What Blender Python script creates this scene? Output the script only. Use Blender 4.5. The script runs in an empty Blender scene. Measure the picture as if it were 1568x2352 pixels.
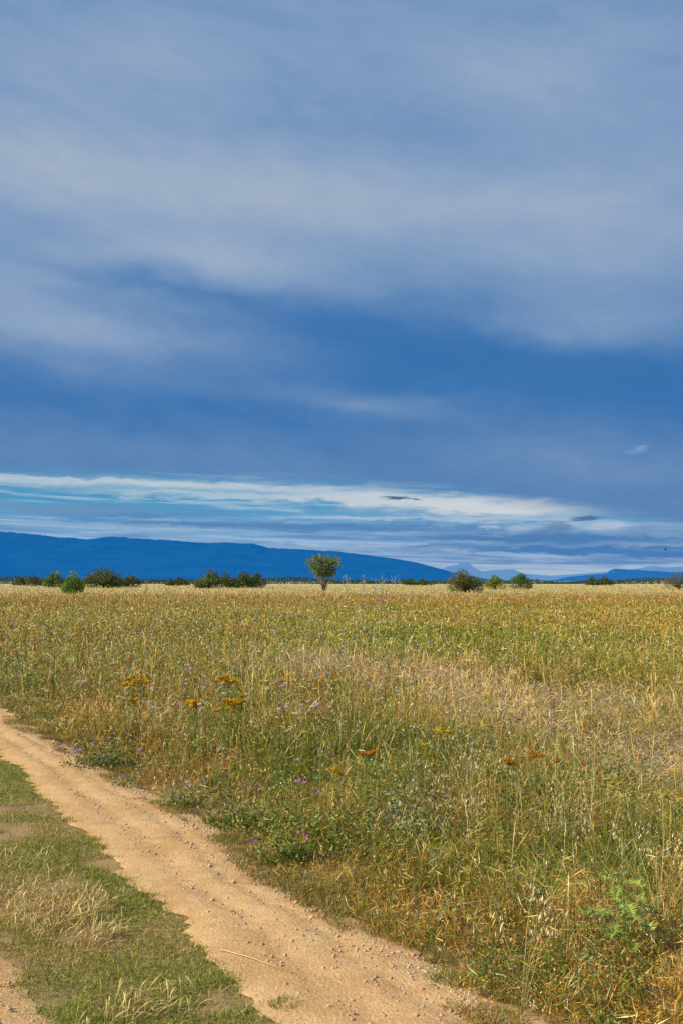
import bpy, math, random
import numpy as np
from mathutils import Vector
rng = np.random.default_rng(11); random.seed(5)
R = math.radians
scene = bpy.context.scene
COL = scene.collection
# ------------------------------------------------------------------ camera geometry
H = 1.6; F = 2287.0; CX = 784.0; CY = 1176.0
PT = math.atan(159.0 / F)
def ray(u, v):
    dx = (u - CX) / F; dz = (CY - v) / F
    return np.array([dx, math.cos(PT) - dz * math.sin(PT), math.sin(PT) + dz * math.cos(PT)])
def P(u, v, z=0.0):
    d = ray(u, v); t = (z - H) / d[2]
    return np.array([d[0] * t, d[1] * t, z])
def atd(u, v, dist):
    d = ray(u, v); t = dist / d[1]
    return np.array([d[0] * t, dist, H + d[2] * t])
def skyuv(u, v):
    d = ray(u, v)
    return math.atan2(d[0], d[1]), d[2] / math.hypot(d[0], d[1])
cam = bpy.data.cameras.new('camera'); co = bpy.data.objects.new('camera', cam); COL.objects.link(co)
co.location = (0, 0, H); co.rotation_euler = (R(90) + PT, 0, 0)
cam.sensor_fit = 'VERTICAL'; cam.sensor_height = 36; cam.lens = 35.0
cam.clip_start = 0.05; cam.clip_end = 60000
scene.camera = co
scene.view_settings.view_transform = 'Standard'; scene.view_settings.look = 'None'; scene.view_settings.exposure = 0

# ------------------------------------------------------------------ node helper
def hexlin(h):
    h = h.lstrip('#'); o = []
    for i in (0, 2, 4):
        c = int(h[i:i+2], 16) / 255
        o.append(c / 12.92 if c <= .04045 else ((c + .055) / 1.055) ** 2.4)
    return (*o, 1.0)
class S:
    nt = None
    def __init__(s, sock): s.s = sock
    @staticmethod
    def m(op, *a, clamp=False):
        n = S.nt.nodes.new('ShaderNodeMath'); n.operation = op; n.use_clamp = clamp
        for i, x in enumerate(a):
            if isinstance(x, S): S.nt.links.new(x.s, n.inputs[i])
            else: n.inputs[i].default_value = x
        return S(n.outputs[0])
    def __add__(s, o): return S.m('ADD', s, o)
    __radd__ = __add__
    def __sub__(s, o): return S.m('SUBTRACT', s, o)
    def __rsub__(s, o): return S.m('SUBTRACT', o, s)
    def __mul__(s, o): return S.m('MULTIPLY', s, o)
    __rmul__ = __mul__
    def __truediv__(s, o): return S.m('DIVIDE', s, o)
def sstep(x, a, b):
    n = S.nt.nodes.new('ShaderNodeMapRange'); n.interpolation_type = 'SMOOTHSTEP'
    S.nt.links.new(x.s, n.inputs[0]); n.inputs[1].default_value = a; n.inputs[2].default_value = b
    return S(n.outputs[0])
def ramp(x, stops, interp='LINEAR'):
    n = S.nt.nodes.new('ShaderNodeValToRGB'); cr = n.color_ramp; cr.interpolation = interp
    while len(cr.elements) < len(stops): cr.elements.new(0.5)
    for e, (p, c) in zip(cr.elements, stops): e.position = p
    for e, (p, c) in zip(cr.elements, stops):
        e.color = c if not isinstance(c, (int, float)) else (c, c, c, 1)
    S.nt.links.new(x.s, n.inputs[0]); return S(n.outputs[0])
def mixc(f, a, b):
    n = S.nt.nodes.new('ShaderNodeMix'); n.data_type = 'RGBA'
    if isinstance(f, S): S.nt.links.new(f.s, n.inputs[0])
    else: n.inputs[0].default_value = f
    for i, x in ((6, a), (7, b)):
        if isinstance(x, S): S.nt.links.new(x.s, n.inputs[i])
        else: n.inputs[i].default_value = x
    return S(n.outputs[2])
def vec(x, y, z=0.0):
    n = S.nt.nodes.new('ShaderNodeCombineXYZ')
    for i, a in enumerate((x, y, z)):
        if isinstance(a, S): S.nt.links.new(a.s, n.inputs[i])
        else: n.inputs[i].default_value = a
    return S(n.outputs[0])
def noise(v, scale, detail=4, rough=.5, dist=0.0):
    n = S.nt.nodes.new('ShaderNodeTexNoise'); S.nt.links.new(v.s, n.inputs['Vector'])
    n.inputs['Scale'].default_value = scale; n.inputs['Detail'].default_value = detail
    n.inputs['Roughness'].default_value = rough; n.inputs['Distortion'].default_value = dist
    return S(n.outputs[0])

# ------------------------------------------------------------------ world
SUNDIR = np.array([-0.72, -0.26, 0.55]); SUNDIR = SUNDIR / np.linalg.norm(SUNDIR)
w = bpy.data.worlds.new('World'); scene.world = w; w.use_nodes = True
nt = w.node_tree; S.nt = nt
bg = nt.nodes['Background']
tc = nt.nodes.new('ShaderNodeTexCoord'); sp = nt.nodes.new('ShaderNodeSeparateXYZ')
nt.links.new(tc.outputs['Generated'], sp.inputs[0])
X, Y, Z = (S(sp.outputs[i]) for i in range(3))
U = S.m('ARCTAN2', X, Y)
V = Z / S.m('SQRT', X * X + Y * Y + 1e-5)
warp = (noise(vec(U * 1.2, V * 2.6), 5.0, 4, .55) - 0.5)
Uw = U + warp * 0.14
Vw = V + warp * 0.050
def field(uu, vv, tilt): return (vec(uu, vv + uu * tilt), tilt)
def gauss(fld, u, v, su, sv):
    pv, tilt = fld; a, b = skyuv(u, v); b = b + a * tilt
    kx, ky = F / su * .7071, F / sv * .7071
    n = S.nt.nodes.new('ShaderNodeVectorMath'); n.operation = 'MULTIPLY_ADD'; S.nt.links.new(pv.s, n.inputs[0])
    n.inputs[1].default_value = (kx, ky, 0); n.inputs[2].default_value = (-a * kx, -b * ky, 0)
    d = S.nt.nodes.new('ShaderNodeVectorMath'); d.operation = 'DOT_PRODUCT'
    S.nt.links.new(n.outputs[0], d.inputs[0]); S.nt.links.new(n.outputs[0], d.inputs[1])
    return S.m('POWER', 1 / math.e, S(d.outputs['Value']))
def vv_(v): return skyuv(784, v)[1]
B = ramp(Vw, [(max(0, vv_(p)), c) for p, c in [(1120, .40), (1060, .34), (1000, .26), (900, .18), (800, .26), (700, .42), (600, .56), (450, .72), (300, .64), (150, .60), (0, .64)]], 'B_SPLINE')
D1 = field(Uw, Vw, .10)
for (u, v, su, sv, amp) in [
    (300, 420, 330, 80, .32), (1050, 460, 280, 60, .20), (520, 605, 230, 38, .26),
    (60, 710, 240, 85, .34), (330, 780, 240, 34, .20), (330, 642, 150, 14, -.18), (780, 730, 260, 40, -.14),
    (1380, 740, 240, 40, .22), (880, 940, 150, 20, .24), (1400, 590, 250, 90, .20),
    (1200, 180, 230, 80, .18), (330, 160, 260, 90, .14), (700, 300, 260, 60, -.06),
    (150, 1010, 330, 35, .14), (1300, 1050, 330, 40, .14), (1180, 830, 260, 50, -.10), (500, 880, 300, 22, .10)]:
    B = S.m('MULTIPLY_ADD', gauss(D1, u, v, su, sv), amp, B)
streak = noise(vec(U * 1.9 + V * .8, V * 5.5 + U * 1.0), 2.8, 5, .55, .3) - 0.5
fine = noise(vec(U * 4.0, V * 7.5 + U * 1.2), 6.0, 5, .55, .4) - 0.5
B = B + streak * 0.36 + fine * 0.14
deck = ramp(B, [(0.0, hexlin('#2f6daa')), (.2, hexlin('#3f75b0')), (.45, hexlin('#6188b7')), (.75, hexlin('#88a1c3')), (1.0, hexlin('#a3b3c6'))])
Un = (U + 0.36) / 0.72
edge = ramp(Un, [((skyuv(u, v)[0] + .36) / .72, skyuv(u, v)[1] * 5) for u, v in [(0, 1088), (300, 1098), (600, 1108), (850, 1120), (1100, 1143), (1300, 1172), (1568, 1215)]]) * 0.2
wis = noise(vec(U * 6.0, V * 30.0), 3.5, 6, .66, .5) - 0.5
q = V - edge + wis * 0.014
sky = nt.nodes.new('ShaderNodeTexSky'); sky.sky_type = 'NISHITA'; sky.sun_disc = False
sky.sun_elevation = math.asin(SUNDIR[2]); sky.sun_rotation = math.atan2(SUNDIR[0], SUNDIR[1]) % (2 * math.pi)
hs = nt.nodes.new('ShaderNodeVectorMath'); hs.operation = 'SCALE'; hs.inputs['Scale'].default_value = 0.06
nt.links.new(sky.outputs[0], hs.inputs[0])
clear = mixc(0.85, S(hs.outputs[0]), hexlin('#3f97c6'))
lowc = ramp(V, [(0.0, hexlin('#a5b6cb')), (.02, hexlin('#8eaacf')), (.04, hexlin('#7ea5cc')), (.075, hexlin('#62a0ca')), (.11, hexlin('#4796c2'))])
gap = mixc(sstep(V, .055, .085), lowc, clear)
bars = noise(vec(U * 3.0, V * 60.0 + U * 2.0, 3.0), 2.2, 6, .62, .4)
gap = mixc(sstep(bars, .50, .62) * 0.6, gap, hexlin('#aec4d8'))
slate = sstep(bars, .49, .41) * sstep(V, .085, .055)
gap = mixc(slate * 0.7, gap, hexlin('#5787b8'))
G0 = field(U + wis * .08, V + wis * .020, .02); G1 = field(U + wis * .04, V + wis * .016, 0.0)
for (u, v, su, sv, amp, c) in [
    (1430, 1252, 300, 20, .55, '#5b86b6'), (480, 1138, 210, 7, .75, '#b4c8d6'), (1130, 1164, 210, 16, .9, '#d2d5d8'), (60, 1096, 420, 3.5, .7, '#c0d0d8'), (880, 1146, 190, 11, .8, '#ccd2d7'),
    (100, 1168, 150, 7, .95, '#6c93ba'), (330, 1183, 90, 3.5, .8, '#5788b4'), (700, 1210, 380, 7, .9, '#5583b5'), (1260, 1236, 280, 9, .95, '#4b7cb2'),
    (1350, 1266, 300, 8, .85, '#3f77b3'), (150, 1205, 240, 6, .6, '#8aa9c8'), (1450, 1290, 180, 6, .5, '#5485bb'), (1000, 1192, 200, 4, .6, '#bccad7')]:
    gap = mixc(S.m('MULTIPLY', sstep(gauss(G0, u, v, su, sv), .08, .9), amp), gap, hexlin(c))
rimx = (q + 0.005) * (1 / 0.0050)
rim = S.m('POWER', 1 / math.e, rimx * rimx) * sstep(U, .27, .10)
gap = mixc(rim * 0.7, gap, hexlin('#c8d3d9'))
dm = sstep(q, -0.009, 0.014)
final = mixc(dm, gap, deck)
for (u, v, su, sv, amp, c) in [(1400, 1207, 40, 9, .7, '#b4c3d5'), (1300, 1198, 40, 7, .6, '#b4c3d5'), (1190, 1214, 30, 6, .55, '#b4c3d5'), (910, 1143, 30, 2.6, 1., '#456d97'), (955, 1146, 14, 2.2, .9, '#456d97'), (1345, 1191, 26, 3.6, .95, '#486f9f'), (1290, 1208, 28, 8, .85, '#6285b0'), (1255, 1222, 44, 6, .65, '#6285b0'), (1120, 1212, 18, 5, .7, '#b4c4d6'), (1440, 1218, 40, 6, .6, '#6f90ba'), (1510, 1217, 60, 7, .6, '#7a98be'),
    (1000, 1254, 60, 3, .7, '#4f80b4'), (670, 1250, 22, 2.5, .6, '#7795bd'), (800, 1252, 16, 2, .5, '#7795bd'), (1472, 1029, 12, 5, .35, '#9ab6d6'), (1455, 1037, 14, 4, .2, '#9ab6d6')]:
    final = mixc(S.m('MULTIPLY', sstep(gauss(G1, u, v, su, sv), .10, .85), amp), final, hexlin(c))
nt.links.new(final.s, bg.inputs['Color']); bg.inputs['Strength'].default_value = 1.0
sun = bpy.data.lights.new('sun', 'SUN'); so = bpy.data.objects.new('sun', sun); COL.objects.link(so)
sun.energy = 5.0; sun.angle = R(.5); sun.color = (1, .90, .68)
so.rotation_euler = Vector(SUNDIR).to_track_quat('Z', 'Y').to_euler(); so.location = (-8, -6, 12)

# ------------------------------------------------------------------ materials
def newmat(name):
    m = bpy.data.materials.new(name); m.use_nodes = True; S.nt = m.node_tree
    return m, m.node_tree, m.node_tree.nodes['Principled BSDF']
def leafmat(name, tr=.3, rough=.6, spec=.2):
    m, nt, pb = newmat(name)
    a = nt.nodes.new('ShaderNodeAttribute'); a.attribute_name = 'Col'
    nt.links.new(a.outputs['Color'], pb.inputs['Base Color'])
    pb.inputs['Roughness'].default_value = rough; pb.inputs['Specular IOR Level'].default_value = spec
    if tr > 0:
        t = nt.nodes.new('ShaderNodeBsdfTranslucent'); nt.links.new(a.outputs['Color'], t.inputs[0])
        mx = nt.nodes.new('ShaderNodeMixShader'); mx.inputs[0].default_value = tr
        nt.links.new(pb.outputs[0], mx.inputs[1]); nt.links.new(t.outputs[0], mx.inputs[2])
        nt.links.new(mx.outputs[0], nt.nodes['Material Output'].inputs[0])
    return m
M_grass = leafmat('grass_blades', .10, .45, .35); M_leaf = leafmat('leaves', .15, .5, .3); M_bark = leafmat('bark', 0, .9, .1)
M_petal = leafmat('petals', .3, .7, .1); M_stone = leafmat('stone', 0, .9, .2)
def soilmat(name, c1, c2, c3, meadow=False):
    m, nt, pb = newmat(name)
    o = S(nt.nodes.new('ShaderNodeTexCoord').outputs['Object'])
    n1 = noise(o, 1.6, 5, .65); n2 = noise(o, 14, 5, .7); n3 = noise(o, 90, 3, .75)
    c = mixc(sstep(n1, .40, .62), c1, c2)
    c = mixc(sstep(n2, .45, .70) * .6, c, c3)
    c = mixc(sstep(n3, .52, .66) * .65, c, (c1[0] * .45, c1[1] * .44, c1[2] * .46, 1))
    vo = nt.nodes.new('ShaderNodeTexVoronoi'); vo.inputs['Scale'].default_value = 60; nt.links.new(o.s, vo.inputs['Vector'])
    if meadow:
        s2 = nt.nodes.new('ShaderNodeSeparateXYZ'); nt.links.new(o.s, s2.inputs[0])
        yy = S(s2.outputs[1]) + (noise(o, .06, 3) - .5) * 50.0
        far = ramp(yy / 500.0, [(0, (.22, .16, .06, 1)), (.04, (.22, .19, .05, 1)), (.1, (.28, .25, .04, 1)), (.18, (.34, .22, .06, 1)), (.3, (.55, .44, .18, 1)), (1, (.62, .52, .26, 1))])
        c = mixc(sstep(S(s2.outputs[1]), 9, 14), c, far)
    nt.links.new(c.s, pb.inputs['Base Color']); pb.inputs['Roughness'].default_value = .95; pb.inputs['Specular IOR Level'].default_value = .1
    hgt = n2 * .5 + n3 * .5 + S(vo.outputs['Distance']) * .2
    b = nt.nodes.new('ShaderNodeBump'); b.inputs['Strength'].default_value = .8; b.inputs['Distance'].default_value = .016
    nt.links.new(hgt.s, b.inputs['Height']); nt.links.new(b.outputs[0], pb.inputs['Normal'])
    return m
M_path = soilmat('path_dirt', (.70, .43, .20, 1), (.60, .35, .15, 1), (.80, .54, .29, 1))
M_ground = soilmat('meadow_soil', (.42, .27, .12, 1), (.28, .20, .08, 1), (.48, .34, .17, 1), True)

# ------------------------------------------------------------------ numpy mesh accumulator
class Geo:
    def __init__(s): s.v = []; s.t = []; s.c = []; s.n = 0
    def add(s, v, t, c):
        v = np.asarray(v, float).reshape(-1, 3); t = np.asarray(t, int).reshape(-1, 3)
        c = np.asarray(c, float)
        if c.ndim == 1: c = np.tile(c[:3], (len(v), 1))
        s.v.append(v); s.t.append(t + s.n); s.c.append(c.reshape(-1, 3)); s.n += len(v)
    def build(s, name, mat, parent=None, smooth=False):
        v = np.concatenate(s.v); t = np.concatenate(s.t); c = np.concatenate(s.c)
        me = bpy.data.meshes.new(name)
        me.vertices.add(len(v)); me.vertices.foreach_set('co', v.astype(np.float32).ravel())
        me.loops.add(len(t) * 3); me.loops.foreach_set('vertex_index', t.astype(np.int32).ravel())
        me.polygons.add(len(t)); me.polygons.foreach_set('loop_start', (np.arange(len(t)) * 3).astype(np.int32))
        me.update(calc_edges=True)
        a = me.color_attributes.new('Col', 'FLOAT_COLOR', 'POINT')
        a.data.foreach_set('color', np.hstack([np.clip(c, 0, 1), np.ones((len(c), 1))]).astype(np.float32).ravel())
        if smooth: me.polygons.foreach_set('use_smooth', np.ones(len(t), bool))
        me.materials.append(mat)
        o = bpy.data.objects.new(name, me); COL.objects.link(o)
        if parent: o.parent = parent
        return o
def blades(G, base, h, w, la, bend, fa, c0, c1, prof):
    n = len(h); seg = len(prof) - 1
    vs = np.zeros((n, 2 * seg + 1, 3)); cs = np.zeros((n, 2 * seg + 1, 3))
    side = np.stack([np.cos(fa), np.sin(fa), np.zeros(n)], 1)
    for k in range(seg + 1):
        t = k / seg
        out = h * bend * t ** 1.6
        p = base + np.stack([np.cos(la) * out, np.sin(la) * out, h * t * (1 - .45 * np.minimum(bend, 1.6) * t)], 1)
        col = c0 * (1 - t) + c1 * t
        if k < seg:
            vs[:, 2*k] = p - side * (w * prof[k] / 2)[:, None]; vs[:, 2*k+1] = p + side * (w * prof[k] / 2)[:, None]
            cs[:, 2*k] = col; cs[:, 2*k+1] = col
        else: vs[:, 2*k] = p; cs[:, 2*k] = col
    tr = []
    for k in range(seg - 1): tr += [(2*k, 2*k+1, 2*k+3), (2*k, 2*k+3, 2*k+2)]
    tr.append((2*seg-2, 2*seg-1, 2*seg))
    tt = (np.array(tr)[None] + (np.arange(n) * (2*seg+1))[:, None, None])
    G.add(vs, tt, cs.reshape(-1, 3))
def unit(n):
    a = rng.normal(size=(n, 3)); return a / np.linalg.norm(a, axis=1)[:, None]
def diamonds(G, c, size, asp, col, axis=None):
    n = len(c); a = unit(n) if axis is None else axis
    b = np.cross(a, unit(n)); b /= (np.linalg.norm(b, axis=1)[:, None] + 1e-9)
    s = np.broadcast_to(size, (n,))[:, None]; asp = np.broadcast_to(asp, (n,))[:, None]
    vs = np.stack([c - a * s, c + b * s * asp, c + a * s, c - b * s * asp], 1)
    tt = np.array([(0, 1, 2), (0, 2, 3)])[None] + (np.arange(n) * 4)[:, None, None]
    col = np.broadcast_to(np.asarray(col, float), (n, 3))
    G.add(vs, tt, np.repeat(col, 4, axis=0))
def tube(G, pts, rad, col, sides=5):
    pts = np.array(pts, float); k = len(pts); vs = []
    for i in range(k):
        d = pts[min(i+1, k-1)] - pts[max(i-1, 0)]; d /= np.linalg.norm(d) + 1e-9
        a = np.cross(d, [.31, .77, .2]); a /= np.linalg.norm(a); b = np.cross(d, a)
        for j in range(sides):
            th = 2 * math.pi * j / sides
            vs.append(pts[i] + rad[i] * (math.cos(th) * a + math.sin(th) * b))
    tr = []
    for i in range(k - 1):
        for j in range(sides):
            a = i*sides+j; b = i*sides+(j+1) % sides
            tr += [(a, b, b+sides), (a, b+sides, a+sides)]
    for j in range(1, sides - 1): tr += [(0, j+1, j), ((k-1)*sides, (k-1)*sides+j, (k-1)*sides+j+1)]
    G.add(vs, tr, np.array(col, float))
def hsh(i, j, s):
    x = np.sin(i * 127.1 + j * 311.7 + s * 74.7) * 43758.5453; return x - np.floor(x)
def vn(x, y, f=1.0, s=0):
    x = np.asarray(x, float) * f; y = np.asarray(y, float) * f
    i = np.floor(x); j = np.floor(y); a = x - i; b = y - j
    a = a*a*(3-2*a); b = b*b*(3-2*b)
    return (hsh(i, j, s)*(1-a)+hsh(i+1, j, s)*a)*(1-b)+(hsh(i, j+1, s)*(1-a)+hsh(i+1, j+1, s)*a)*b
def fb(x, y, f=1.0, s=0): return vn(x, y, f, s)*.55+vn(x, y, f*2.1, s+3)*.3+vn(x, y, f*4.3, s+7)*.15
def sm(x, a, b):
    t = np.clip((x - a) / (b - a), 0, 1); return t*t*(3-2*t)

# ------------------------------------------------------------------ things
def thing(name, label, cat, loc, group=None, rz=0):
    o = bpy.data.objects.new(name, None); COL.objects.link(o); o.empty_display_size = .1
    o.location = loc; o.rotation_euler = (0, 0, rz); o['label'] = label; o['category'] = cat
    if group: o['group'] = group
    return o
def dup(root, loc, rz, sc=1.0, label=None):
    r = root.copy(); COL.objects.link(r); r.location = loc; r.rotation_euler = (0, 0, rz); r.scale = (sc,)*3
    if label: r['label'] = label
    for ch in list(root.children):
        c = ch.copy(); COL.objects.link(c); c.parent = r
        for g in list(ch.children):
            d = g.copy(); COL.objects.link(d); d.parent = c
    return r
def stuff(o, label, cat): o['kind'] = 'stuff'; o['label'] = label; o['category'] = cat

# ------------------------------------------------------------------ path edges in the world
Rp = [(0, 1632), (90, 1692), (200, 1750), (300, 1812), (400, 1862), (480, 1912), (570, 1985), (640, 2040), (750, 2098), (850, 2160), (960, 2224), (1050, 2284), (1180, 2352)]
Lp = [(0, 1722), (60, 1762), (120, 1825), (200, 1890), (280, 1960), (370, 2045), (430, 2100), (480, 2160), (530, 2215), (590, 2270), (640, 2310), (690, 2352)]
def edgef(px):
    q = sorted([tuple(P(u, v)[:2][::-1]) for u, v in px]); ys = np.array([a[0] for a in q]); xs = np.array([a[1] for a in q])
    s0 = (xs[3]-xs[0])/(ys[3]-ys[0]); s1 = (xs[-1]-xs[-4])/(ys[-1]-ys[-4])
    def f(y):
        y = np.asarray(y, float)
        return np.where(y < ys[0], xs[0]+(y-ys[0])*s0, np.where(y > ys[-1], xs[-1]+(y-ys[-1])*s1, np.interp(y, ys, xs)))
    return f
xR = edgef(Rp); xL = edgef(Lp)
def lim(y): return -.96 - .28 * sm(y, 4.1, 4.8)
def sheet(name, xs, ys, zf, mat):
    me = bpy.data.meshes.new(name); nx, ny = len(xs), len(ys)
    X, Yg = np.meshgrid(xs, ys); Zg = zf(X, Yg)
    v = np.stack([X, Yg, Zg], -1).reshape(-1, 3)
    f = [(j*nx+i, j*nx+i+1, (j+1)*nx+i+1, (j+1)*nx+i) for j in range(ny-1) for i in range(nx-1)]
    me.from_pydata(v.tolist(), [], f); me.materials.append(mat)
    me.polygons.foreach_set('use_smooth', [True]*len(f))
    o = bpy.data.objects.new(name, me); COL.objects.link(o); o['kind'] = 'structure'; return o
gx = np.concatenate([[-30000, -3000, -300, -40], np.linspace(-12, 12, 30), [40, 300, 3000, 30000]])
gy = np.concatenate([[-3000, -100, -5], np.linspace(0, 30, 30), [60, 150, 500, 2000, 30000]])
sheet('ground', gx, gy, lambda x, y: x*0, M_ground)
def pathz(x, y, t, seed):
    e = np.sin(math.pi * np.clip(t, 0, 1)) ** .6
    rut = .012 * (np.exp(-((t-.36)/.11)**2)) + .007 * (np.exp(-((t-.66)/.06)**2))
    return .005 + (.014 + .016 * fb(x, y, 1.7, seed) + .006 * vn(x, y, 9, seed) + .003 * vn(x, y, 23, seed) - rut) * e
def track(name, fa, fb_, y0, y1, seed):
    ys = np.linspace(y0, y1, 900); nl = 64; t = np.linspace(0, 1, nl+1); me = bpy.data.meshes.new(name)
    a = fa(ys) + (fb(ys, 3+0*ys, 3.5, seed) - .5) * .16 + (vn(ys, 1+0*ys, 15, seed) - .5) * .07 + (vn(ys, 1+0*ys, 40, seed) - .5) * .03
    b = fb_(ys) + (fb(ys, 8+0*ys, 3.5, seed+1) - .5) * .18 + (vn(ys, 5+0*ys, 15, seed) - .5) * .08 + (vn(ys, 2+0*ys, 40, seed) - .5) * .03
    x = a[:, None] + (b-a)[:, None]*t[None]; y = np.repeat(ys[:, None], nl+1, 1)
    z = pathz(x, y, t[None], seed)
    V_ = np.stack([x, y, z], -1).reshape(-1, 3)
    f = [(j*(nl+1)+i, j*(nl+1)+i+1, (j+1)*(nl+1)+i+1, (j+1)*(nl+1)+i) for j in range(len(ys)-1) for i in range(nl)]
    me.from_pydata(V_.tolist(), [], f); me.materials.append(M_path); me.polygons.foreach_set('use_smooth', [True]*len(f))
    o = bpy.data.objects.new(name, me); COL.objects.link(o); o['kind'] = 'structure'; return o
track('path', lambda y: xL(y) - .08, lambda y: xR(y) + .08, 1.6, 22, 1)
track('path', lambda y: xL(y) - 2.5, lambda y: xL(y) + lim(y) + .04, 1.6, 20, 5)

# pebbles
G = Geo(); n = 30000
y = 3.2 + (rng.random(n) ** 1.5) * 8; t = rng.random(n)
t = np.where(rng.random(n) < .72, 1.03 - np.abs(rng.normal(0, .13, n)), t)
left = rng.random(n) < .15
x = np.where(left, xL(y) + lim(y) - rng.random(n) * .9, xL(y) + (xR(y) - xL(y) + .06) * t)
r = .0016 + .010 * rng.random(n) ** 9 + .0014 * rng.random(n)
z0 = pathz(x, y, np.where(left, .8, t), 1)
oc = np.array([(1, 0, 0), (0, 1, 0), (-1, 0, 0), (0, -1, 0), (0, 0, .8), (0, 0, -.8)], float)
vs = oc[None] * r[:, None, None] * (1 + rng.uniform(-.35, .35, (n, 6, 3)))
ang = rng.random(n) * 6.28; ca, sa = np.cos(ang)[:, None], np.sin(ang)[:, None]
vx = vs[..., 0]*ca - vs[..., 1]*sa; vy = vs[..., 0]*sa + vs[..., 1]*ca
vs = np.stack([vx + x[:, None], vy + y[:, None], vs[..., 2] + (z0 + r*.2)[:, None]], -1)
tr = np.array([(0, 1, 4), (1, 2, 4), (2, 3, 4), (3, 0, 4), (1, 0, 5), (2, 1, 5), (3, 2, 5), (0, 3, 5)])
g = rng.uniform(.8, 1.3, n)[:, None]
pc = np.where((rng.random(n) < .6)[:, None], np.array([.60, .38, .19]), np.array([.52, .41, .29])) * g
G.add(vs, tr[None] + (np.arange(n)*6)[:, None, None], np.repeat(pc, 6, 0))
stuff(G.build('gravel', M_stone), 'small loose pebbles scattered over the dirt path', 'gravel')

# ------------------------------------------------------------------ grass
PAL = np.array([[.19, .29, .02], [.40, .37, .03], [.90, .60, .14], [.66, .31, .05], [.98, .84, .46], [.56, .58, .03], [.95, .62, .31]])
# green, olive, straw, rust, cream, yellowgreen, tan
def strawm(x, y):
    yc = 16.0 - 1.95 * x + (fb(x, y, .5, 40) - .5) * 6; wdt = 3.6 + .36 * np.clip(x, 0, 9)
    return sm(1 - np.abs(y - yc) / wdt, 0, .6) * sm(x, -2.6, .2) * (.30 + .70 * sm(fb(x, y, 1.1, 44), .36, .52))
def barem(x, y): return strawm(x, y) * sm(x, 1.5, 3.2)
def weights(x, y):
    d = np.hypot(x, y); s = (x - xR(y)) * .85; n = len(x)
    W = np.tile(np.array([.25, .25, .20, .14, .07, .07, .02]), (n, 1))
    def blend(m, w_):
        nonlocal W
        W = W * (1 - m[:, None]) + np.array(w_)[None] * m[:, None]
    blend(sm(d, 8.0, 5.5) * .6, [.16, .25, .22, .27, .04, .05, .01])
    blend(sm(fb(x, y, .9, 21), .48, .60) * .85 * (d < 22), [.52, .30, .03, .01, .05, .09, 0])
    blend(sm(fb(x, y, 1.3, 25), .52, .62) * .85 * (d < 25), [.02, .08, .50, .26, .12, 0, .02])
    blend(sm(fb(x, y, 3.1, 27), .56, .64) * .85 * (d < 16), [.72, .18, 0, 0, 0, .10, 0])
    blend(sm(fb(x, y, 2.7, 29), .57, .65) * .85 * (d < 16), [0, .04, .34, .52, .10, 0, 0])
    e = sm(s, 1.1, .1) * sm(d, 14, 9)
    blend(e * .75, [.10, .20, .22, .40, .03, .04, .01])
    blend(sm(d, 15, 20) * .9, [.22, .24, .14, .08, .06, .26, 0])
    blend(np.clip(strawm(x, y) * 1.15, 0, 1), [.01, .03, .34, .12, .14, 0, .36])
    blend(sm(d, 17, 28) * sm(fb(x * .6, y * .3, .45, 31), .48, .60) * .8, [.08, .2, .26, .36, .06, .04, 0])
    blend(sm(d, 17, 28) * sm(fb(x * .6, y * .3, .6, 35), .54, .64) * .8, [.45, .30, .05, .04, .04, .12, 0])
    blend(sm(d, 36, 60) * .75, [.08, .18, .24, .34, .06, .10, 0])
    blend(sm(d, 62, 90) * .8, [.02, .08, .34, .46, .10, 0, 0])
    blend(sm(d, 100, 150), [.01, .03, .50, .10, .34, 0, .02])
    return W
def pick(W):
    c = np.cumsum(W / W.sum(1, keepdims=True), 1); r_ = rng.random(len(W))[:, None]
    return np.minimum((r_ > c).sum(1), W.shape[1]-1)
def sample(n, d0, d1, p, spread=.44):
    a = rng.random(n); k = 1 - p
    y = (d0**k + a * (d1**k - d0**k)) ** (1 / k)
    return y * rng.uniform(-spread, spread, n), y
def mheight(x, y):
    s = (x - xR(y)) * .85; d = np.hypot(x, y)
    h = .04 + .13 * sm(s, 0, .6) + .15 * sm(s, .5, 2.0) + .05 * sm(s, 1.5, 3.5)
    h = h * (.16 + .90 * fb(x, y, 1.3, 2) + .85 * sm(fb(x, y, 4.0, 12), .40, .66))
    h = h * (1 - .7 * barem(x, y)) * (1 - .15 * strawm(x, y))
    hf = .10 + .20 * fb(x, y, .6, 9) + .12 * sm(fb(x, y, 1.8, 19), .45, .65)
    return h * (1 - sm(d, 16, 24)) + hf * sm(d, 16, 24)
def keep(x, y, dens=1.0):
    s = (x - xR(y)) * .85 + (fb(x, y, 3.5, 6) - .5) * .38
    return rng.random(len(x)) < sm(s, -.06, .26) * dens
def shade(n, a=.7, b=1.25): return rng.uniform(a, b, n)[:, None]
G = Geo()
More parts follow.
